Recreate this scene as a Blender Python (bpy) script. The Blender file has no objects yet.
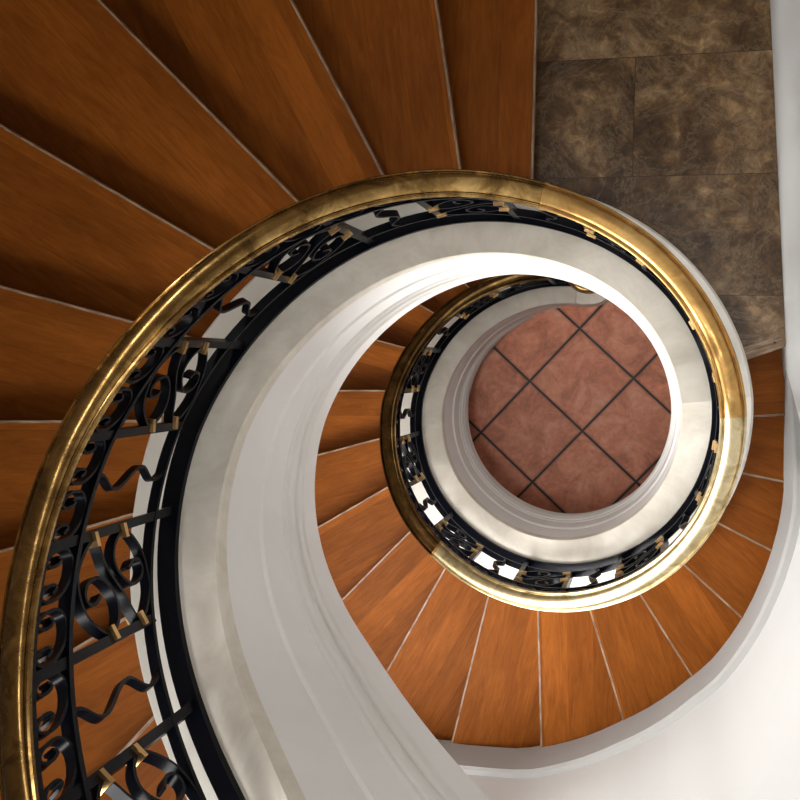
import bpy, bmesh, math, random
from mathutils import Vector, Matrix
random.seed(4)
S = 0.72                      # metres per well radius
C = bpy.context.scene.collection
rad = math.radians

# ------------------------------------------------------------------ pitch of the stair
GT = [-0.069,0.003,0.076,0.148,0.221,0.29,0.359,0.429,0.498,0.571,0.649,0.726,0.803,0.881,0.966,1.051,1.137,1.222,1.305,1.384,1.464,1.544,1.624,1.7,1.776,1.851,1.927,2.004,2.082,2.16,2.238,2.316,2.371,2.425,2.48,2.534,2.595,2.664,2.732,2.8,2.869,2.941,3.014,3.086,3.159,3.229,3.296,3.364,3.431,3.499,3.567,3.636,3.704,3.773,3.835,3.892,3.949,4.005,4.062,4.13,4.197,4.264,4.306,4.308,4.317,4.326,4.336,4.345,4.373,4.401,4.43,4.458,4.482,4.501,4.52,4.54,4.6,4.687,4.774,4.861,4.949,5.036,5.124,5.211,5.299,5.387,5.477,5.566,5.656,5.746,5.842,5.944,6.046,6.148,6.25,6.345,6.441,6.537,6.633,6.726,6.816,6.906,6.995,7.085,7.173,7.26,7.348,7.435,7.531,7.636,7.74,7.845,7.949,8.045,8.14,8.235,8.33,8.425,8.52,8.615,8.71]
MR = [0.9381,0.9658,1.0229,0.9958,0.989,0.9908,0.9864,1.009,1.0452,1.024,1.0087]
def lerp(tab, x0, dx, x):
    t = (x-x0)/dx; i = max(0, min(len(tab)-2, int(math.floor(t)))); t -= i
    t = max(0, min(1, t)) if i == 0 else min(1.0, t)
    return tab[i]*(1-t)+tab[i+1]*t
GS = []
for i in range(len(GT)):                    # smooth, keeping the kink where the landing begins
    a = 60+5*i
    n = [GT[j] for j in range(max(0, i-2), min(len(GT), i+3))]
    GS.append(sum(n)/len(n) if (a < 345 or a > 380) and 2 <= i < len(GT)-2 else GT[i])
KINK = [(345, None), (367, 4.30), (380, 4.335), (385, None)]
def G(a):
    if 345 < a < 385:
        ks = [(k, v if v is not None else lerp(GS, 60, 5, k)) for k, v in KINK]
        for (a0, v0), (a1, v1) in zip(ks, ks[1:]):
            if a0 <= a <= a1: return v0+(v1-v0)*(a-a0)/(a1-a0)
    if a < 90: return max(lerp(GS, 60, 5, 84), lerp(GS, 60, 5, a))
    return lerp(GS, 60, 5, a)
def M(a):
    if a <= 604: return lerp(MR, 60, 60, a)
    return lerp(MR, 60, 60, 604)/math.cos(rad(min(a, 664)-604))      # above, the well edge runs straight on to the front wall
def P(a, r, dz, clip=True):
    z = G(a)+dz
    if clip: z = max(z, -.02)
    m = M(a)*r
    return Vector((m*math.cos(rad(a))*S, m*math.sin(rad(a))*S, z*S))

# ------------------------------------------------------------------ materials
def mat(name, base=(.5,.5,.5), rough=.5, metal=0.0, spec=.5):
    m = bpy.data.materials.new(name); m.use_nodes = True
    b = m.node_tree.nodes['Principled BSDF']
    b.inputs['Base Color'].default_value = (*base, 1); b.inputs['Roughness'].default_value = rough
    b.inputs['Metallic'].default_value = metal; b.inputs['Specular IOR Level'].default_value = spec
    return m, m.node_tree, b
def nodes(nt, spec):
    return [nt.nodes.new(s) for s in spec]
def ramp(nt, stops):
    r = nt.nodes.new('ShaderNodeValToRGB'); e = r.color_ramp.elements
    while len(e) < len(stops): e.new(.5)
    for k, (p, c) in enumerate(stops): e[k].position = p; e[k].color = (*c, 1) if len(c) == 3 else c
    return r
def noise(nt, vec, scale, detail=6, rough=.6, dist=0.0):
    n = nt.nodes.new('ShaderNodeTexNoise'); n.inputs['Scale'].default_value = scale
    n.inputs['Detail'].default_value = detail; n.inputs['Roughness'].default_value = rough
    n.inputs['Distortion'].default_value = dist
    if vec is not None: nt.links.new(vec, n.inputs['Vector'])
    return n
def mapping(nt, src, scale=(1,1,1), rot=(0,0,0), loc=(0,0,0)):
    m = nt.nodes.new('ShaderNodeMapping'); nt.links.new(src, m.inputs[0])
    m.inputs['Scale'].default_value = scale; m.inputs['Rotation'].default_value = rot; m.inputs['Location'].default_value = loc
    return m.outputs[0]
def mix(nt, fac, a, b, mode='MIX'):
    m = nt.nodes.new('ShaderNodeMix'); m.data_type = 'RGBA'; m.blend_type = mode
    for s, v in ((m.inputs[0], fac), (m.inputs[6], a), (m.inputs[7], b)):
        if hasattr(v, 'links') or isinstance(v, bpy.types.NodeSocket): nt.links.new(v, s)
        elif isinstance(v, (int, float)): s.default_value = v
        else: s.default_value = (*v, 1)
    return m.outputs[2]
def bump(nt, h, b, strength=.2, dist=.01):
    n = nt.nodes.new('ShaderNodeBump'); n.inputs['Strength'].default_value = strength; n.inputs['Distance'].default_value = dist
    nt.links.new(h, n.inputs['Height']); nt.links.new(n.outputs[0], b.inputs['Normal'])

def wood_mat():
    m, nt, b = mat('oiled_oak', rough=.5, spec=.08)
    tc = nt.nodes.new('ShaderNodeTexCoord'); oi = nt.nodes.new('ShaderNodeObjectInfo')
    add = nt.nodes.new('ShaderNodeVectorMath'); add.operation = 'MULTIPLY_ADD'
    cmb = nt.nodes.new('ShaderNodeCombineXYZ')
    for k in range(3): nt.links.new(oi.outputs['Random'], cmb.inputs[k])
    nt.links.new(cmb.outputs[0], add.inputs[0]); add.inputs[1].default_value = (17, 31, 13); nt.links.new(tc.outputs['Object'], add.inputs[2])
    v = add.outputs[0]
    # planks run along the nosing (local x); each plank has its own tone
    sep = nt.nodes.new('ShaderNodeSeparateXYZ'); nt.links.new(v, sep.inputs[0])
    mul = nt.nodes.new('ShaderNodeMath'); mul.operation = 'MULTIPLY'; nt.links.new(sep.outputs[1], mul.inputs[0]); mul.inputs[1].default_value = 1/.145
    fl = nt.nodes.new('ShaderNodeMath'); fl.operation = 'FLOOR'; nt.links.new(mul.outputs[0], fl.inputs[0])
    wn = nt.nodes.new('ShaderNodeTexWhiteNoise'); wn.noise_dimensions = '1D'; nt.links.new(fl.outputs[0], wn.inputs['W'])
    off = nt.nodes.new('ShaderNodeVectorMath'); off.operation = 'MULTIPLY_ADD'
    nt.links.new(wn.outputs['Color'], off.inputs[0]); off.inputs[1].default_value = (5, 5, 5); nt.links.new(v, off.inputs[2])
    grain = noise(nt, mapping(nt, off.outputs[0], (2.0, 15, 8)), 1.6, 9, .66, 2.2)
    fine = noise(nt, mapping(nt, off.outputs[0], (5, 160, 20)), 2.0, 4, .7, .4)
    blot = noise(nt, mapping(nt, off.outputs[0], (1.2, 3, 1)), 1.5, 3, .5, .5)
    c1 = ramp(nt, [(.2, (.16, .048, .006)), (.5, (.235, .071, .009)), (.8, (.295, .096, .014))])
    nt.links.new(grain.outputs['Fac'], c1.inputs[0])
    c2 = ramp(nt, [(.35, (.7, .66, .62)), (.6, (1, 1, 1))]); nt.links.new(fine.outputs['Fac'], c2.inputs[0])
    c3 = ramp(nt, [(.3, (.72, .66, .6)), (.7, (1.15, 1.12, 1.1))]); nt.links.new(blot.outputs['Fac'], c3.inputs[0])
    c4 = ramp(nt, [(0, (.82, .8, .78)), (1, (1.12, 1.1, 1.08))]); nt.links.new(wn.outputs['Value'], c4.inputs[0])
    x = mix(nt, .5, c1.outputs[0], c2.outputs[0], 'MULTIPLY'); x = mix(nt, .8, x, c3.outputs[0], 'MULTIPLY'); x = mix(nt, 1.0, x, c4.outputs[0], 'MULTIPLY')
    # seam between planks
    fr = nt.nodes.new('ShaderNodeMath'); fr.operation = 'FRACT'; nt.links.new(mul.outputs[0], fr.inputs[0])
    sm = ramp(nt, [(0, (.35, .3, .25)), (.014, (1, 1, 1))]); nt.links.new(fr.outputs[0], sm.inputs[0])
    x = mix(nt, .8, x, sm.outputs[0], 'MULTIPLY')
    nt.links.new(x, b.inputs['Base Color']); bump(nt, grain.outputs['Fac'], b, .12, .004)
    return m
WOOD = wood_mat()

def nosing_mat():
    m, nt, b = mat('pale_oak_edge', rough=.5, spec=.5)
    tc = nt.nodes.new('ShaderNodeTexCoord')
    n = noise(nt, mapping(nt, tc.outputs['Object'], (4, 30, 30)), 3, 5)
    r = ramp(nt, [(.35, (.14, .07, .03)), (.65, (.36, .26, .17))]); nt.links.new(n.outputs['Fac'], r.inputs[0])
    nt.links.new(r.outputs[0], b.inputs['Base Color']); return m
NOSE = nosing_mat()  # pale tone puts the lit line of the nosings into the colour

def plaster(name, col, stain, amt, rough=.75, scale=3.0):
    m, nt, b = mat(name, rough=rough, spec=.25)
    tc = nt.nodes.new('ShaderNodeTexCoord')
    n = noise(nt, tc.outputs['Object'], scale, 8, .68, .6); n2 = noise(nt, tc.outputs['Object'], scale*9, 4, .6)
    r = ramp(nt, [(.38, (0, 0, 0)), (.72, (1, 1, 1))]); nt.links.new(n.outputs['Fac'], r.inputs[0])
    mu = nt.nodes.new('ShaderNodeMath'); mu.operation = 'MULTIPLY'; nt.links.new(r.outputs[0], mu.inputs[0]); mu.inputs[1].default_value = amt
    x = mix(nt, mu.outputs[0], col, stain)
    nt.links.new(x, b.inputs['Base Color']); bump(nt, n2.outputs['Fac'], b, .06, .004)
    return m
PLASTER = plaster('white_plaster', (.75, .73, .715), (.68, .66, .64), .5)
WALLP = plaster('white_wall_paint', (.60, .60, .595), (.57, .57, .56), .4)
WALLT = plaster('dark_unseen_wall', (.24, .19, .14), (.20, .155, .11), .4)  # unseen left and back walls darkened to cut bounced light
LEDGE = plaster('grey_stone_ledge', (.68, .635, .56), (.46, .41, .335), .8, .55, 4.0)
COPE = plaster('cream_painted_coping', (.80, .77, .71), (.62, .58, .5), .4)
SKIRTM = plaster('grey_skirting_paint', (.36, .355, .345), (.33, .325, .315), .4)
MOULD = plaster('white_moulding_paint', (.70, .68, .66), (.61, .59, .56), .5)

def brass(name, c0, c1, c2, r0, r1):
    m, nt, b = mat(name, rough=r0, metal=1.0)
    tc = nt.nodes.new('ShaderNodeTexCoord')
    n = noise(nt, tc.outputs['Object'], 9, 8, .62, 1.0); n2 = noise(nt, tc.outputs['Object'], 30, 3, .5, .3)
    r = ramp(nt, [(.3, c0), (.5, c1), (.7, c2)]); nt.links.new(n.outputs['Fac'], r.inputs[0])
    nt.links.new(r.outputs[0], b.inputs['Base Color'])
    rr = nt.nodes.new('ShaderNodeMapRange'); nt.links.new(n.outputs['Fac'], rr.inputs[0])
    rr.inputs[1].default_value = .3; rr.inputs[2].default_value = .7; rr.inputs[3].default_value = r1; rr.inputs[4].default_value = r0
    nt.links.new(rr.outputs[0], b.inputs['Roughness']); bump(nt, n2.outputs['Fac'], b, .05, .003)
    return m
BRASS_D = brass('dark_brass', (.07, .04, .014), (.17, .10, .035), (.34, .20, .07), .12, .26)  # tarnish mottling; each rail section's reflected brightness is put into its tone
BRASS_U = brass('mid_brass', (.10, .055, .018), (.30, .18, .06), (.62, .41, .16), .13, .34)
BRASS_B = brass('bright_brass', (.26, .20, .10), (.52, .43, .25), (.70, .61, .42), .28, .42)
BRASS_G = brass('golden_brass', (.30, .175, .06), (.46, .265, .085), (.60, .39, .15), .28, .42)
COLLAR, _, _ = mat('brass_collar', (.50, .30, .12), .28, 1.0)

def iron_mat():
    m, nt, b = mat('black_enamelled_iron', (.002, .0027, .005), .34, 0.0, .12)
    b.inputs['Coat Weight'].default_value = .04; b.inputs['Coat Roughness'].default_value = .2
    b.inputs['Coat Tint'].default_value = (.7, .8, 1, 1)
    tc = nt.nodes.new('ShaderNodeTexCoord'); n = noise(nt, tc.outputs['Object'], 60, 3)
    bump(nt, n.outputs['Fac'], b, .15, .002); return m
IRON = iron_mat()

def tile_mat():
    m, nt, b = mat('terracotta_tiles', rough=.5, spec=.4)
    tc = nt.nodes.new('ShaderNodeTexCoord')
    sz = .7656*S; a = rad(math.degrees(11.8309) % 90)
    # grid rotated onto the tiles seen from above
    vr = nt.nodes.new('ShaderNodeVectorRotate'); vr.rotation_type = 'Z_AXIS'; vr.inputs['Angle'].default_value = -a
    sub = nt.nodes.new('ShaderNodeVectorMath'); sub.operation = 'SUBTRACT'; sub.inputs[1].default_value = (-.4502*S, .1458*S, 0)
    nt.links.new(tc.outputs['Object'], sub.inputs[0]); nt.links.new(sub.outputs[0], vr.inputs[0])
    sc = nt.nodes.new('ShaderNodeVectorMath'); sc.operation = 'SCALE'; sc.inputs[3].default_value = 1/sz; nt.links.new(vr.outputs[0], sc.inputs[0])
    sep = nt.nodes.new('ShaderNodeSeparateXYZ'); nt.links.new(sc.outputs[0], sep.inputs[0])
    ds = []
    for k in range(2):
        f = nt.nodes.new('ShaderNodeMath'); f.operation = 'PINGPONG'; f.inputs[1].default_value = .5
        nt.links.new(sep.outputs[k], f.inputs[0]); ds.append(f.outputs[0])
    mn = nt.nodes.new('ShaderNodeMath'); mn.operation = 'MINIMUM'; nt.links.new(ds[0], mn.inputs[0]); nt.links.new(ds[1], mn.inputs[1])
    g = ramp(nt, [(.012, (0, 0, 0)), (.019, (1, 1, 1))]); nt.links.new(mn.outputs[0], g.inputs[0])
    edge = ramp(nt, [(.019, (.72, .7, .7)), (.05, (1, 1, 1))]); nt.links.new(mn.outputs[0], edge.inputs[0])
    fl = nt.nodes.new('ShaderNodeVectorMath'); fl.operation = 'FLOOR'; nt.links.new(sc.outputs[0], fl.inputs[0])
    wn = nt.nodes.new('ShaderNodeTexWhiteNoise'); nt.links.new(fl.outputs[0], wn.inputs['Vector'])
    off = nt.nodes.new('ShaderNodeVectorMath'); off.operation = 'MULTIPLY_ADD'; nt.links.new(wn.outputs['Color'], off.inputs[0])
    off.inputs[1].default_value = (9, 9, 9); nt.links.new(tc.outputs['Object'], off.inputs[2])
    n = noise(nt, off.outputs[0], 4.5, 9, .66, .8); n2 = noise(nt, off.outputs[0], 28, 6, .6)
    c = ramp(nt, [(.3, (.38, .135, .07)), (.48, (.66, .24, .135)), (.6, (.76, .32, .195)), (.72, (.72, .40, .27))]); nt.links.new(n.outputs['Fac'], c.inputs[0])
    sp = ramp(nt, [(.35, (.78, .76, .74)), (.6, (1.05, 1.05, 1.05))]); nt.links.new(n2.outputs['Fac'], sp.inputs[0])
    tone = ramp(nt, [(0, (.86, .84, .84)), (1, (1.1, 1.08, 1.05))]); nt.links.new(wn.outputs['Value'], tone.inputs[0])
    x = mix(nt, .6, c.outputs[0], sp.outputs[0], 'MULTIPLY'); x = mix(nt, 1., x, tone.outputs[0], 'MULTIPLY'); x = mix(nt, 1., x, edge.outputs[0], 'MULTIPLY')
    gf = nt.nodes.new('ShaderNodeSeparateColor'); nt.links.new(g.outputs[0], gf.inputs[0])
    x = mix(nt, gf.outputs[0], (.022, .018, .017), x)
    nt.links.new(x, b.inputs['Base Color']); bump(nt, g.outputs[0], b, .4, .004)
    return m
TILE = tile_mat()

def marble_mat():
    m, nt, b = mat('brown_marble', rough=.35, spec=.35)
    tc = nt.nodes.new('ShaderNodeTexCoord')
    br = nt.nodes.new('ShaderNodeTexBrick'); nt.links.new(mapping(nt, tc.outputs['Object'], (1, 1, 1), (0, 0, 0), (-.47+.0, -.57, 0)), br.inputs[0])
    br.inputs['Scale'].default_value = 1; br.inputs['Brick Width'].default_value = 2.6; br.inputs['Row Height'].default_value = .53
    br.inputs['Mortar Size'].default_value = .0012; br.offset = .5
    br.inputs['Color1'].default_value = (0, 0, 0, 1); br.inputs['Color2'].default_value = (1, 1, 1, 1); br.inputs['Mortar'].default_value = (.5, .5, .5, 1)
    off = nt.nodes.new('ShaderNodeVectorMath'); off.operation = 'MULTIPLY_ADD'; nt.links.new(br.outputs['Color'], off.inputs[0])
    off.inputs[1].default_value = (6, 3, 4); nt.links.new(tc.outputs['Object'], off.inputs[2])
    v = off.outputs[0]
    n = noise(nt, v, 2.6, 10, .62, .8); n2 = noise(nt, v, 14, 12, .8, .7); n3 = noise(nt, v, 3, 12, .75, 1.0)
    c = ramp(nt, [(.32, (.048, .026, .011)), (.47, (.098, .055, .024)), (.56, (.17, .102, .048)), (.68, (.36, .245, .135))]); nt.links.new(n.outputs['Fac'], c.inputs[0])
    c2 = ramp(nt, [(.38, (.42, .38, .34)), (.52, (.95, .93, .9)), (.66, (2.0, 1.95, 1.8))]); nt.links.new(n2.outputs['Fac'], c2.inputs[0])
    ve = ramp(nt, [(.475, (0, 0, 0)), (.5, (1, 1, 1)), (.525, (0, 0, 0))]); nt.links.new(n3.outputs['Fac'], ve.inputs[0])
    x = mix(nt, .9, c.outputs[0], c2.outputs[0], 'MULTIPLY')
    se = nt.nodes.new('ShaderNodeSeparateColor'); nt.links.new(ve.outputs[0], se.inputs[0])
    mu = nt.nodes.new('ShaderNodeMath'); mu.operation = 'MULTIPLY'; mu.inputs[1].default_value = .45; nt.links.new(se.outputs[0], mu.inputs[0])
    x = mix(nt, mu.outputs[0], x, (.26, .19, .12))
    x = mix(nt, br.outputs['Fac'], x, (.02, .012, .008))
    nt.links.new(x, b.inputs['Base Color']); return m
MARBLE = marble_mat()
STRIP = nosing_mat(); STRIP.name = 'worn_oak_threshold'
GLASS, _, gb = mat('window_glass', (1, 1, 1), .02); gb.inputs['Transmission Weight'].default_value = 1.0
FRAMEM, _, _ = mat('white_window_paint', (.8, .8, .8), .4)

# ------------------------------------------------------------------ mesh helpers
def link(name, bm, m, parent=None, loc=None, rotz=0.0, smooth=None):
    me = bpy.data.meshes.new(name); bmesh.ops.recalc_face_normals(bm, faces=bm.faces)
    if smooth:
        for f in bm.faces: f.smooth = True
        for e in bm.edges:
            if len(e.link_faces) == 2 and e.calc_face_angle(0) > rad(smooth): e.smooth = False
    bm.to_mesh(me); bm.free()
    o = bpy.data.objects.new(name, me); C.objects.link(o); me.materials.append(m)
    if loc is not None: o.location = loc; o.rotation_euler = (0, 0, rotz)
    if parent is not None: o.parent = parent
    return o
def thing(name, label, cat, loc=(0, 0, 0), rotz=0.0, group=None):
    o = bpy.data.objects.new(name, None); C.objects.link(o); o.location = loc; o.rotation_euler = (0, 0, rotz)
    o.empty_display_size = .1
    o['label'] = label; o['category'] = cat
    if group: o['group'] = group
    return o
def structure(o, label=None):
    o['kind'] = 'structure'
    if label: o['label'] = label
    return o
def sweep(prof, a0, a1, step=2.5, closed=True, extra=(), name=None):
    """profile [(r,dz)] carried along the helix"""
    bm = bmesh.new(); ks = sorted(set([a0, a1]+[k for k in extra if a0 < k < a1]+[a0+step*i for i in range(int((a1-a0)/step)+1)]))
    rings = []
    for a in ks: rings.append([bm.verts.new(P(a, r, dz)) for r, dz in prof])
    n = len(prof)
    for A, B in zip(rings, rings[1:]):
        for i in range(n if closed else n-1):
            j = (i+1) % n
            try: bm.faces.new((A[i], A[j], B[j], B[i]))
            except ValueError: pass
    if closed:
        bm.faces.new(rings[0]); bm.faces.new(rings[-1][::-1])
    bmesh.ops.dissolve_degenerate(bm, dist=1e-5, edges=bm.edges)
    return bm
def catmull(pts, n=6):
    out = []
    P_ = [pts[0]]+list(pts)+[pts[-1]]
    for i in range(1, len(P_)-2):
        p0, p1, p2, p3 = P_[i-1:i+3]
        for k in range(n):
            t = k/n
            out.append(tuple(.5*((2*b)+(-a+c)*t+(2*a-5*b+4*c-d)*t*t+(-a+3*b-3*c+d)*t**3) for a, b, c, d in zip(p0, p1, p2, p3)))
    out.append(tuple(pts[-1])); return out
RB = 1.225                                    # radius of the railing
def ribbon(path, t, w, r=RB, n=6, raw=False, bm=None):
    """flat iron bar following path [(angle, dz)]; w across the railing, t thick"""
    pts = path if raw else catmull(path, n)
    L = [(rad(a)*r*M(a)*S, (G(a)+dz)*S, a) for a, dz in pts]
    bm = bm or bmesh.new(); rings = []
    for i, (s, z, a) in enumerate(L):
        p, q = L[max(0, i-1)], L[min(len(L)-1, i+1)]
        d = Vector((q[0]-p[0], q[1]-p[1])); d = d.normalized() if d.length > 1e-9 else Vector((1, 0))
        nx, nz = -d.y, d.x; ring = []
        for sn, sw in ((-1, -1), (1, -1), (1, 1), (-1, 1)):
            ds = nx*t/2*sn; zz = z+nz*t/2*sn; rr = r*M(a)*S+sw*w/2
            aa = rad(a)+ds/(r*M(a)*S)
            ring.append(bm.verts.new((rr*math.cos(aa), rr*math.sin(aa), zz)))
        rings.append(ring)
    for A, B in zip(rings, rings[1:]):
        for i in range(4):
            j = (i+1) % 4; bm.faces.new((A[i], A[j], B[j], B[i]))
    bm.faces.new(rings[0]); bm.faces.new(rings[-1][::-1])
    return bm
def boxat(a, dz, sx, sr, sz, r=RB, bm=None, sl=True):
    """small box: sx along the railing, sr across it, sz high"""
    bm = bm or bmesh.new(); c = P(a, r, dz, False); er = Vector((math.cos(rad(a)), math.sin(rad(a)), 0)); et = Vector((-er.y, er.x, 0))
    vs = []
    for k in range(8):
        i, j, l = k & 1, (k >> 1) & 1, (k >> 2) & 1
        vs.append(bm.verts.new(c+et*sx*(i-.5)+er*sr*(j-.5)+Vector((0, 0, sz*(l-.5)))))
    for f in ((0,1,3,2),(4,6,7,5),(0,4,5,1),(2,3,7,6),(0,2,6,4),(1,5,7,3)): bm.faces.new([vs[i] for i in f])
    return bm

# ------------------------------------------------------------------ outer wall plan
RW = [(-98,2.82),(-90,2.72),(-75,2.45),(-60,2.23),(-54.6,2.17),(-43.8,2.02),(-36,1.92),(-27.8,1.83),(-20,1.76),(-14,1.71),(-7,1.66),(0,1.62),(10,1.63),(20,1.69),(30,1.80),(38,1.94),(45,2.13),(49.7,2.31),(56,2.64),(62,3.1),(66,3.42),(68,3.55),(78,3.75),(90,3.7),(110,3.9),(125,4.1),(140,4.15),(155,4.0),(170,3.85),(190,3.7),(210,3.5),(230,3.3),(245,3.1),(262,2.82),(270,2.72)]
def Rwall(a):
    a = (a+90) % 360-90
    if -14 <= a <= 66: return 1.625/(math.cos(rad(a))+.075*math.sin(rad(a)))
    for (a0, r0), (a1, r1) in zip(RW, RW[1:]):
        if a0 <= a <= a1:
            t = (a-a0)/(a1-a0); return r0*(1-t)+r1*t
    return RW[-1][1]
def wallpt(a, z, off=0.0):
    r = (Rwall(a)+off)*S; return Vector((r*math.cos(rad(a)), r*math.sin(rad(a)), z*S))
WOFF = .06
def woff(a):
    a = (a+90) % 360-90
    return WOFF if a < 0 or a > 140 else WOFF*max(0, 1-a/12) if a < 12 else 0
# floor
bm = bmesh.new(); bm.faces.new([bm.verts.new((x, y, 0)) for x, y in ((-3.3, -3.3), (3.3, -3.3), (3.3, 3.3), (-3.3, 3.3))])
structure(link('floor', bm, TILE))
# walls, the window opening left out of the one on the window side
ZT = 14.0
HOLES = [(214, 262, 3.8, 6.6), (46, 66, .0, 3.4), (222, 262, 9.6, 12.8), (104, 112, 7.3, 9.2)]
def wall(name, a0, a1, holes=()):
    bm = bmesh.new(); step = 2
    ks = [a0+step*i for i in range(int(round((a1-a0)/step))+1)]
    zs = [0, 1.7, 3.4, 3.8, 6.6, 7.3, 9.2, 9.6, 12.8, ZT]
    for off in (0.0, .22):
        V = {}
        for i, a in enumerate(ks):
            for j, z in enumerate(zs): V[i, j] = bm.verts.new(wallpt(a, z, off+woff(a)))
        for i in range(len(ks)-1):
            for j in range(len(zs)-1):
                am, zm = (ks[i]+ks[i+1])/2, (zs[j]+zs[j+1])/2
                if any(h[0] < am < h[1] and h[2] < zm < h[3] for h in holes): continue
                bm.faces.new((V[i, j], V[i+1, j], V[i+1, j+1], V[i, j+1]))
    for j in range(1):
        t0 = [wallpt(a, ZT, woff(a)) for a in ks]; t1 = [wallpt(a, ZT, .22+woff(a)) for a in ks]
        A = [bm.verts.new(p) for p in t0]; B = [bm.verts.new(p) for p in t1]
        for i in range(len(ks)-1): bm.faces.new((A[i], A[i+1], B[i+1], B[i]))
    for hole in holes:
        hk = [a for a in ks if hole[0] <= a <= hole[1]]
        for z in hole[2:]:
            for a, b in zip(hk, hk[1:]): bm.faces.new([bm.verts.new(p) for p in (wallpt(a, z, woff(a)), wallpt(b, z, woff(b)), wallpt(b, z, .22+woff(b)), wallpt(a, z, .22+woff(a)))])
        for a in (hk[0], hk[-1]):
            bm.faces.new([bm.verts.new(p) for p in (wallpt(a, hole[2], woff(a)), wallpt(a, hole[3], woff(a)), wallpt(a, hole[3], .22+woff(a)), wallpt(a, hole[2], .22+woff(a)))])
    bmesh.ops.remove_doubles(bm, verts=bm.verts, dist=1e-4)
    return structure(link(name, bm, WALLP if name in ('wall_right', 'wall_front') else WALLT, smooth=35))
wall('wall_right', -66, 66, HOLES[1:2])
wall('wall_back', 66, 126, HOLES[3:])
wall('wall_left', 126, 210)
wall('wall_front', 210, 294, [HOLES[0], HOLES[2]])
# tall front window; entrance in the right wall is added to light the floor
def opening(name, label, h):
    pA, pB = wallpt(h[0], h[2], .1), wallpt(h[1], h[2], .1)
    d = (pB-pA); o = thing(name, label, 'window', pA, math.atan2(d.y, d.x)); del o['category']; o['kind'] = 'structure'
    return o, pA, pB, d.length, (h[3]-h[2])*S
def bx(bm, x0, x1, y0, y1, z0, z1):
    vs = [bm.verts.new((x, y, z)) for z in (z0, z1) for y in (y0, y1) for x in (x0, x1)]
    for f in ((0,1,3,2),(4,6,7,5),(0,4,5,1),(2,3,7,6),(0,2,6,4),(1,5,7,3)): bm.faces.new([vs[i] for i in f])
WINS = []
for nm, lab, h, nx in (('window_1', 'tall white framed window in the front wall', HOLES[0], 4), ('door_added', 'added unseen glazed opening that lights the floor', HOLES[1], 2), ('window_2', 'high white framed window in the front wall', HOLES[2], 3), ('window_4', 'small white framed window in the back wall', HOLES[3], 1)):
    o, pA, pB, wl, H = opening(nm, lab, h); WINS.append((pA, pB, wl, H))
    bm = bmesh.new()
    for i in range(nx+1): x = wl*i/nx; bx(bm, x-.03, x+.03, -.03, .03, 0, H)
    for z in (0.03, H/2, H-.03): bx(bm, 0, wl, -.028, .028, z-.03, z+.03)
    link('window_frame' if nx != 2 else 'added_door_frame', bm, FRAMEM, o)

# ------------------------------------------------------------------ steps
CT = .15
TILT = 4.0
LOW = [86.3+15.32*k-1.4*min(1, k/9)+.12*max(0, k-12) for k in range(20)]           # nosing angles of the lower flight
UP = [447.4, 462.9]+[446.4+15.28*k for k in range(2, 13)]
TILTS = {447.4: 2.5, 462.9: -3.5, UP[2]: 2.2}
LZ = G(LOW[-1])-CT+.21
LZ = 4.28
def tilt(a): return TILTS.get(a, TILT)
def nosing_pts(a, sh=0.0):
    tl = tilt(a); a = a+sh
    r0 = 1.36*M(a)
    p0 = Vector((r0*math.cos(rad(a)), r0*math.sin(rad(a)))); d = Vector((math.cos(rad(a+tl)), math.sin(rad(a+tl))))
    t = .2
    while t < 5:
        p = p0+d*t
        am = math.degrees(math.atan2(p.y, p.x))
        if p.length > Rwall(am)+woff(am)-.003: break
        t += .01
    return p0, p0+d*t
def outer_arc(p, q):
    a = math.degrees(math.atan2(p.y, p.x)); b = math.degrees(math.atan2(q.y, q.x))
    while b < a: b += 360
    n = max(1, int((b-a)/4)); o = []
    for i in range(1, n):
        t = a+(b-a)*i/n; r = Rwall(t)+woff(t)-.003; o.append(Vector((r*math.cos(rad(t)), r*math.sin(rad(t)))))
    return o
def inner_arc(a, b):
    return [Vector((1.36*M(t)*math.cos(rad(t)), 1.36*M(t)*math.sin(rad(t)))) for t in [b+(a-b)*i/4 for i in range(1, 4)]]
def slab(poly, z0, z1, org, rot):
    bm = bmesh.new(); Rm = Matrix.Rotation(-rot, 3, 'Z')
    def loc(p, z): return Rm @ (Vector((p.x*S, p.y*S, z*S))-org)
    lo = [bm.verts.new(loc(p, z0)) for p in poly]; hi = [bm.verts.new(loc(p, z1)) for p in poly]
    bm.faces.new(hi); bm.faces.new(lo[::-1]); n = len(poly)
    for i in range(n): bm.faces.new((lo[i], lo[(i+1) % n], hi[(i+1) % n], hi[i]))
    return bm
ORD = ['first','second','third','fourth','fifth','sixth','seventh','eighth','ninth','tenth','eleventh','twelfth','thirteenth','fourteenth','fifteenth','sixteenth','seventeenth','eighteenth','nineteenth']
OVER = 0.035
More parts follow.
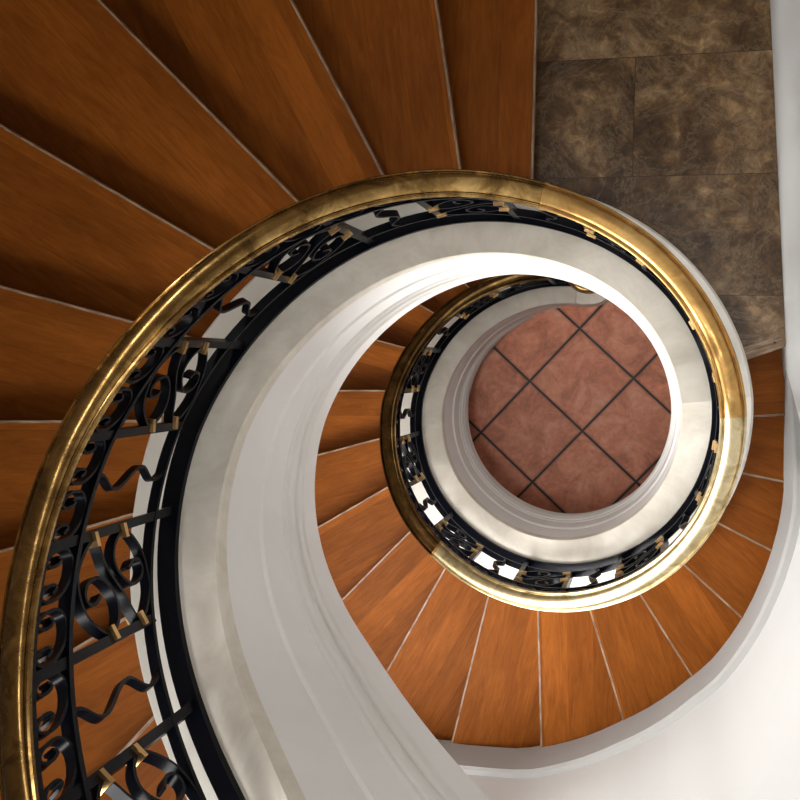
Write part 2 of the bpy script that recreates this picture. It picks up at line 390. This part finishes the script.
def step(a, b, z, zlow, label, group):
    """a tread from nosing angle a to the foot of the next riser at b"""
    p0, p1 = nosing_pts(a); q0, q1 = nosing_pts(b, 2.0)
    dr = rad(a+tilt(a)); ed = Vector((math.cos(dr), math.sin(dr))); back = Vector((-ed.y, ed.x))
    org = Vector((p0.x*S, p0.y*S, zlow*S))
    t = thing('stair_step', label, 'step', org, dr, group)
    poly = [p0, p1]+outer_arc(p1, q1)+[q1, q0]+inner_arc(a, b+2.0)
    link('tread', slab(poly, z-.05, z, org, dr), WOOD, t)
    sh = back*OVER
    rp = [p0+sh, p1+sh-ed*.02, p1+sh+back*.03-ed*.02, p0+sh+back*.03]
    link('riser', slab(rp, zlow, z-.05, org, dr), WOOD, t)
    wdt = .009
    nb = slab([p0-back*.004, p1-back*.004-ed*.015, p1+back*wdt-ed*.015, p0+back*wdt], z-.046, z+.0022, org, dr)
    o = link('nosing', nb, NOSE, t); o['label'] = 'pale front edge of the tread, lit line put into its colour'
    return t
zs = [G(a)-CT for a in LOW[:-1]]
zl = 0.0
for k, a in enumerate(LOW[:-1]):
    b = LOW[k+1]; n = len(LOW)-2-k
    lab = 'wooden tread of the lower flight, %s step below the brown marble landing' % ORD[n]
    step(a, b, zs[k], zl, lab, 'oak steps of the lower flight'); zl = zs[k]
zl2 = LZ
for k, a in enumerate(UP):
    b = UP[k+1] if k+1 < len(UP) else a+15.28; z = G(a)-CT if a > 452 else 4.56
    if k == 0: z = 4.56
    step(a, b, z, zl2, 'wooden tread of the upper flight, %s step above the brown marble landing' % ORD[k], 'oak steps of the upper flight'); zl2 = z
# landing
p0, p1 = nosing_pts(LOW[-1]); q0, q1 = nosing_pts(UP[0], 2.0)
poly = [p0, p1]+outer_arc(p1, q1)+[q1, q0]+[Vector((1.36*M(t)*math.cos(rad(t)), 1.36*M(t)*math.sin(rad(t)))) for t in [449-4*i for i in range(1, 17)]]
zero = Vector((0, 0, 0))
la = structure(link('floor_landing', slab(poly, LZ-.22, LZ, zero, 0), MARBLE), 'brown marble landing between the two flights')
dr = rad(LOW[-1]+TILT); ed = Vector((math.cos(dr), math.sin(dr))); back = Vector((-ed.y, ed.x))
org = Vector((p0.x*S, p0.y*S, (LZ-.02)*S)); th = thing('threshold_strip', 'wooden threshold strip edging the marble landing by the right wall', 'threshold', org, dr)
link('board', slab([p0-back*.02, p1-back*.02-ed*.012, p1+back*.058-ed*.012, p0+back*.058], LZ-.045, LZ+.006, org, dr), NOSE, th)
bm = bmesh.new(); bmesh.ops.create_cone(bm, segments=12, cap_ends=True, radius1=.006, radius2=.004, depth=.004)
SCREW, _, _ = mat('dark_screw', (.03, .025, .02), .4, .6)
c3 = p0+ed*.26+back*.025; Rm = Matrix.Rotation(-dr, 3, 'Z'); lp = Rm @ (Vector((c3.x*S, c3.y*S, (LZ+.008)*S))-org)
link('screw', bm, SCREW, th, lp)
rp = [p0+back*.02, p1+back*.02-ed*.02, p1+back*.05-ed*.02, p0+back*.05]
link('riser', slab(rp, zs[-1], LZ-.05, org, dr), WOOD, th)

# underside of the flights
def soffit(a0, a1, name):
    bm = bmesh.new(); ks = [a0+5*i for i in range(int((a1-a0)/5)+1)]; rg = []
    for a in ks:
        ri, ro = 1.40*M(a), Rwall(a)-.015
        zt = G(a)-CT-.44 if not 365 < a < 462 else min(G(a)-CT-.44, LZ-.24); zb = zt-.12
        zt, zb = max(zt, .02), max(zb, .0)
        cs = (math.cos(rad(a))*S, math.sin(rad(a))*S)
        rg.append([bm.verts.new((r*cs[0], r*cs[1], z*S)) for r, z in ((ri, zt), (ro, zt), (ro, zb), (ri, zb))])
    for A, B in zip(rg, rg[1:]):
        for i in range(4): bm.faces.new((A[i], A[(i+1) % 4], B[(i+1) % 4], B[i]))
    bm.faces.new(rg[0]); bm.faces.new(rg[-1][::-1])
    return structure(link(name, bm, PLASTER, smooth=40))
soffit(125, 650, 'ceiling_soffit')
# skirting along the outer wall
def skirt(a0, a1, name, h=.45):
    bm = bmesh.new(); ks = [a0+3*i for i in range(int((a1-a0)/3)+1)]; rg = []
    for a in ks:
        z = G(a-4)-CT+.02; hh = h*min(1, (a1-a)/25+.05)
        rg.append([bm.verts.new(wallpt(a, zz, o)) for o, zz in ((-.0, z), (-.0, z+hh-.02), (.02, z+hh), (WOFF+.02, z+hh), (WOFF+.02, z))])
    for A, B in zip(rg, rg[1:]):
        for i in range(5): bm.faces.new((A[i], A[(i+1) % 5], B[(i+1) % 5], B[i]))
    bm.faces.new(rg[0]); bm.faces.new(rg[-1][::-1])
    return structure(link(name, bm, SKIRTM, smooth=30))

# ------------------------------------------------------------------ stringer (plaster curb round the well)
A0, A1 = 88, 648
st = thing('stair_stringer', 'white plaster stringer curb spiralling around the open well', 'stringer')
# inner ledge
KX = (367, 380)
link('ledge', sweep([(1.0, -.02), (1.006, 0.0), (1.16, .004), (1.20, 0.0), (1.20, -.10), (1.0, -.10)], A0, A1, extra=KX), LEDGE, st, smooth=16)['label'] = 'grey stained inner ledge of the curb'
link('coping', sweep([(1.20, -.002), (1.42, -.002), (1.435, -.02), (1.435, -.30), (1.20, -.30)], A0, A1, extra=KX), COPE, st, smooth=16)['label'] = 'cream outer strip of the curb top'
D = 1.24
link('fascia', sweep([(1.0, -.10), (1.0, -.47), (.988, -.49), (.988, -.74), (1.2, -.76), (1.2, -.10)], A0, A1, extra=KX), PLASTER, st, smooth=16)
prof = [(.988, -.74), (.975, -.76), (.975, -.79), (.965, -.80), (.960, -.83), (.965, -.86), (.972, -.87), (.972, -.90), (.962, -.915), (.958, -.94), (.962, -.965), (.972, -.98), (.976, -1.02), (1.2, -1.02), (1.2, -.76)]
mo = sweep(prof, A0, A1, extra=KX)
link('moulding', mo, MOULD, st, smooth=50)['label'] = 'ribbed plaster moulding low on the well side'
link('lip', sweep([(.978, -1.02), (.982, -D+.02), (.995, -D), (1.42, -D+.45), (1.42, -.30), (1.2, -.76), (1.2, -1.02)], A0, A1, extra=KX), PLASTER, st, smooth=30)
# rounded, outward-turning foot of the curb on the tiled floor
bm = bmesh.new()
z0_ = G(A0)
def pol(r, a): return Vector((r*math.cos(rad(a)), r*math.sin(rad(a))))
m0 = M(A0)
innr = [pol(1.0*m0, 88), pol(.992*m0, 84), Vector((.167, .945)), Vector((.23, .946)), Vector((.285, .962)), Vector((.345, .995)), Vector((.395, 1.045)), Vector((.42, 1.11)), Vector((.415, 1.18)), Vector((.37, 1.25)), Vector((.32, 1.32)), Vector((.24, 1.37)), pol(1.435*m0, 85), pol(1.435*m0, 88)]
pts = [tuple(p) for p in innr]
lo = [bm.verts.new((x*S, y*S, 0)) for x, y in pts]; mid = [bm.verts.new((x*S, y*S, (z0_-.03)*S)) for x, y in pts]
cx, cy = .2, 1.15
hi = [bm.verts.new(((x+(cx-x)*.05)*S, (y+(cy-y)*.05)*S, z0_*S)) for x, y in pts]
n = len(pts)
for A, B in ((lo, mid), (mid, hi)):
    for i in range(n): bm.faces.new((A[i], A[(i+1) % n], B[(i+1) % n], B[i]))
bm.faces.new(hi); link('curb_foot', bm, LEDGE, st, smooth=35)['label'] = 'rounded grey foot of the curb on the red tiles'

# ------------------------------------------------------------------ iron balustrade
IR0, IR1 = 96, 646
bal = thing('iron_balustrade', 'black wrought iron balustrade with scrolls and brass collars around the well', 'balustrade')
link('base_rail', sweep([(1.185, .0), (1.185, .035), (1.27, .035), (1.27, 0.0)], IR0-6, IR1, extra=KX), IRON, bal, smooth=16)
link('bottom_rail', sweep([(1.203, .19), (1.203, .212), (1.247, .212), (1.247, .19)], IR0-4, IR1, extra=KX), IRON, bal, smooth=16)
link('top_rail', sweep([(1.198, .77), (1.198, .795), (1.252, .795), (1.252, .77)], IR0-4, IR1, extra=KX), IRON, bal, smooth=16)
link('handrail_plate', sweep([(1.195, .985), (1.195, 1.015), (1.27, 1.015), (1.27, .985)], IR0-4, IR1, extra=KX), IRON, bal, smooth=16)
PA = [122.5, 158.5, 194, 230, 265.5, 301.5, 337.5, 373.5, 411.5, 449.5, 485, 520.3, 554.3, 588.5, 622.5]
PB = [a+17.4 for a in PA]
WID = .030
def post(a, z0, z1):
    o = link('post', ribbon([(a, z0), (a, z1)], .026, WID, raw=True), IRON, bal); return o
for i, a in enumerate(PA):
    post(a, .03, .99); b = PB[i]
    if b < IR1: post(b, .19, .99)
    if i+1 < len(PA): wmid = b+.5*(PA[i+1]-b)
    else: continue
    sc = .026
    amp = 1.55
    wp = [(wmid+amp*math.sin(2*math.pi*(1.75*t)+.3)*(1 if 0.02 < t < .98 else .6), .205+.57*t) for t in [k/40 for k in range(41)]]
    link('wavy_bar', ribbon(wp, .009, .026, raw=True), IRON, bal, smooth=40)
post(IR0+2, .03, .99)
wp = [(PA[0]-9+1.55*math.sin(2*math.pi*(1.75*t)+.3), .205+.57*t) for t in [k/40 for k in range(41)]]
link('wavy_bar', ribbon(wp, .009, .026, raw=True), IRON, bal, smooth=40)
S1 = [(.03,.85),(.13,.93),(.33,.975),(.64,.87),(.85,.70),(.97,.54)]
S2 = [(.03,.83),(.16,.74),(.34,.63),(.5,.5),(.66,.37),(.84,.26),(.97,.17)]
SP1 = [(.97,.52),(.86,.45),(.71,.46),(.57,.54),(.45,.66),(.40,.76),(.44,.85),(.53,.86),(.62,.80),(.63,.72),(.57,.68)]
def flip(p): return [(1-u, 1-v) for u, v in p]
def place(p, a, b):
    return [(a+(b-a)*u, .2+.57*v) for u, v in p]
for a, b in zip(PA, PB):
    if b > IR1: continue
    e = bpy.data.objects.new('scroll_panel', None); C.objects.link(e); e.parent = bal
    for p in (S1, flip(S1), SP1, flip(SP1), S2):
        link('scroll', ribbon(place(p, a, b), .009, .031, n=7), IRON, e, smooth=40)
    for u, v in ((0, .84), (0, .47), (1, .53), (1, .16)):
        aa = a+(b-a)*u+(.8 if u == 0 else -.8); dz = .2+.57*v
        bm = bmesh.new(); c = boxat(aa, dz, .040, .052, .016, bm=bm)
        link('collar', bm, COLLAR, e)['label'] = 'brass collar'
# frieze scrolls beneath the handrail
FS = [(-.66,.56),(-.52,.44),(-.36,.52),(-.34,.72),(-.50,.88),(-.74,.88),(-.92,.66),(-.88,.34),(-.5,.08),(0,.0),(.5,.08),(.88,.34),(.92,.66),(.74,.88),(.50,.88),(.34,.72),(.36,.52),(.52,.44),(.66,.56)]
a = PA[0]-18
seq = []
for i, pa in enumerate(PA):
    nx = PA[i+1] if i+1 < len(PA) else pa+34
    for k in range(4): seq.append(pa+(nx-pa)*(k+.5)/4)
for c_ in [PA[0]-4.5, PA[0]-13.5]+seq:
    if c_ > IR1-6: continue
    hw = 3.9
    link('frieze_scroll', ribbon([(c_+hw*u, .80+.19*v) for u, v in FS], .008, .030, n=4), IRON, bal, smooth=40)

# ------------------------------------------------------------------ brass handrail
HR = 1.055
hp = [(-.067,-.010),(-.067,.004),(-.062,.012),(-.055,.013),(-.051,.003),(-.047,.004),(-.043,.016),(-.034,.026),(-.020,.034),(0,.038),(.020,.034),(.034,.026),(.043,.016),(.047,.004),(.051,.003),(.055,.013),(.062,.012),(.067,.004),(.067,-.010),(.058,-.022),(.04,-.034),(-.04,-.034),(-.058,-.022)]
hrl = thing('brass_handrail', 'moulded brass handrail curling above the black iron balustrade', 'handrail')
def seg(a0, a1, m, label):
    o = link('rail_section', sweep([(1.231+r, HR+z) for r, z in hp], a0, a1, extra=KX), m, hrl, smooth=28); o['label'] = label
def joint(a, m=BRASS_G):
    o = link('rail_joint', sweep([(1.231+r*1.05, HR+z*1.07+.001) for r, z in hp], a-.45, a+.45, step=.45), m, hrl, smooth=28)
seg(96, 236, BRASS_D, 'dark brass section of the lower flight')
seg(236, 364.5, BRASS_B, 'bright brass section of the lower flight')
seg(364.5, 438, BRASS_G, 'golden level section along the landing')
seg(438, 646, BRASS_U, 'mid-toned brass section of the upper flight')
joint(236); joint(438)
# volute over the foot of the curb
bm = bmesh.new(); zc = (G(96)+HR)*S
path = []
cx, cy = .175, 1.20
p96 = pol(1.231*M(96), 96)
a_s = math.atan2(p96.y-cy, p96.x-cx)
N = 46
for i in range(N):
    t = i/(N-1); r = .30*(1-t)**1.15+.055; ang = a_s-t*2*math.pi*1.35*(-1 if False else 1)
    path.append((cx+r*math.cos(ang), cy+r*math.sin(ang)))
sx = p96.x-path[0][0]; sy = p96.y-path[0][1]
path = [(x+sx*(1-i/(N-1)), y+sy*(1-i/(N-1))) for i, (x, y) in enumerate(path)]
rings = []
for i, (x, y) in enumerate(path):
    q = path[min(N-1, i+1)]; p = path[max(0, i-1)]; d = Vector((q[0]-p[0], q[1]-p[1])).normalized(); nrm = Vector((-d.y, d.x))
    k = 1-.45*i/(N-1)
    rings.append([bm.verts.new(((x+nrm.x*r*k)*S, (y+nrm.y*r*k)*S, zc+zz*S*k)) for r, zz in hp])
for A, B in zip(rings, rings[1:]):
    for i in range(len(hp)): bm.faces.new((A[i], A[(i+1) % len(hp)], B[(i+1) % len(hp)], B[i]))
bm.faces.new(rings[0]); bm.faces.new(rings[-1][::-1])
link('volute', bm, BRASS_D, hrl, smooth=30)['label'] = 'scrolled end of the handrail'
# newel under the volute
nw = thing('newel_post', 'black iron newel post under the brass scroll at the stair foot', 'newel', (cx*S, cy*S, z0_*S))
bm = bmesh.new(); hN = zc-z0_*S-.03
prof = [(0, 0), (.045, 0), (.045, .02), (.03, .03), (.02, .06), (.017, .2), (.024, .23), (.017, .26), (.015, hN-.04), (.03, hN-.01), (.03, hN), (0, hN)]
sg = 20; rr = []
for r, z in prof: rr.append([bm.verts.new((r*math.cos(2*math.pi*k/sg), r*math.sin(2*math.pi*k/sg), z)) for k in range(sg)] if r else [bm.verts.new((0, 0, z))])
for A, B in zip(rr, rr[1:]):
    for k in range(sg):
        f = ([A[k % len(A)]] if len(A) == 1 else [A[k], A[(k+1) % sg]])+([B[0]] if len(B) == 1 else [B[(k+1) % sg], B[k]])
        bm.faces.new(f)
link('shaft', bm, IRON, nw, smooth=40)
skirt(150, 375, 'baseboard_right')

# ------------------------------------------------------------------ light
E_WIN, E_FLOOR_FILL, E_WIN2, E_SKY, E_WELL_FILL = 255, 14, 235, .10, 5.5
def area(name, loc, to, sx, sy, e, col):
    l = bpy.data.lights.new(name, 'AREA'); l.shape = 'RECTANGLE'; l.size = sx; l.size_y = sy; l.energy = e; l.color = col
    o = bpy.data.objects.new(name, l); C.objects.link(o); o.location = loc
    o.rotation_euler = (Vector(to)-Vector(loc)).to_track_quat('-Z', 'Y').to_euler(); return o
for (pA, pB, wl, H), e, dn, nm in zip(WINS, (E_WIN, E_FLOOR_FILL, E_WIN2, 22), (-.6, -2.2, -1.6, -.2), ('window_daylight', 'floor_fill', 'window_daylight', 'window_daylight')):
    wc = (pA+pB)/2; wc.z += H/2; inw = Vector((-wc.x, -wc.y, 0)).normalized()
    area(nm, wc-inw*.5, wc+inw*2+Vector((0, 0, dn)), wl, H, e, (1, .985, .96))
# round roof light added out of view to brighten the well floor
sk = thing('window_added', 'added unseen roof light that brightens the well', 'window', (0, 0, ZT*S)); del sk['category']; sk['kind'] = 'structure'
bm = bmesh.new(); rr = []
for k in range(48):
    t = 2*math.pi*k/48; rr.append([bm.verts.new((r*math.cos(t), r*math.sin(t), z)) for r, z in ((.62, -.04), (.70, -.04), (.70, .04), (.62, .04))])
for k in range(48):
    A, B = rr[k], rr[(k+1) % 48]
    for i in range(4): bm.faces.new((A[i], A[(i+1) % 4], B[(i+1) % 4], B[i]))
link('window_frame', bm, FRAMEM, sk, smooth=40)
fill_lamp = area('well_fill', (0, 0, ZT*S-.03), (0, 0.0001, 0), 1.2, 1.2, E_WELL_FILL, (1, .99, .97)); fill_lamp.data.shape = 'DISK'; fill_lamp.data.spread = rad(34)
w = bpy.data.worlds.new('World'); bpy.context.scene.world = w; w.use_nodes = True
w.node_tree.nodes['Background'].inputs[0].default_value = (1, .98, .96, 1); w.node_tree.nodes['Background'].inputs[1].default_value = E_SKY

# ------------------------------------------------------------------ camera
cam = bpy.data.cameras.new('Camera'); cam.sensor_width = 36; cam.lens = 1004.23/800*36; cam.clip_start = .02
co = bpy.data.objects.new('Camera', cam); C.objects.link(co)
R = Matrix(((0.970334484682757, -0.02722926714389975, 0.24022813083869848), (0.017559181374851476, 0.9989505078369982, 0.04230316822235086), (-0.24112789756661038, -0.036830013616744546, 0.969794249886076)))
co.matrix_world = Matrix.Translation(Vector((.78956*S, .37510*S, 10.75747*S))) @ R.to_4x4()
sc = bpy.context.scene; sc.camera = co
sc.view_settings.view_transform = 'Standard'; sc.view_settings.look = 'None'; sc.view_settings.gamma = 1.0
sc.view_settings.use_curve_mapping = False; sc.view_settings.exposure = 0.08
sc.cycles.max_bounces = 8; sc.cycles.diffuse_bounces = 5
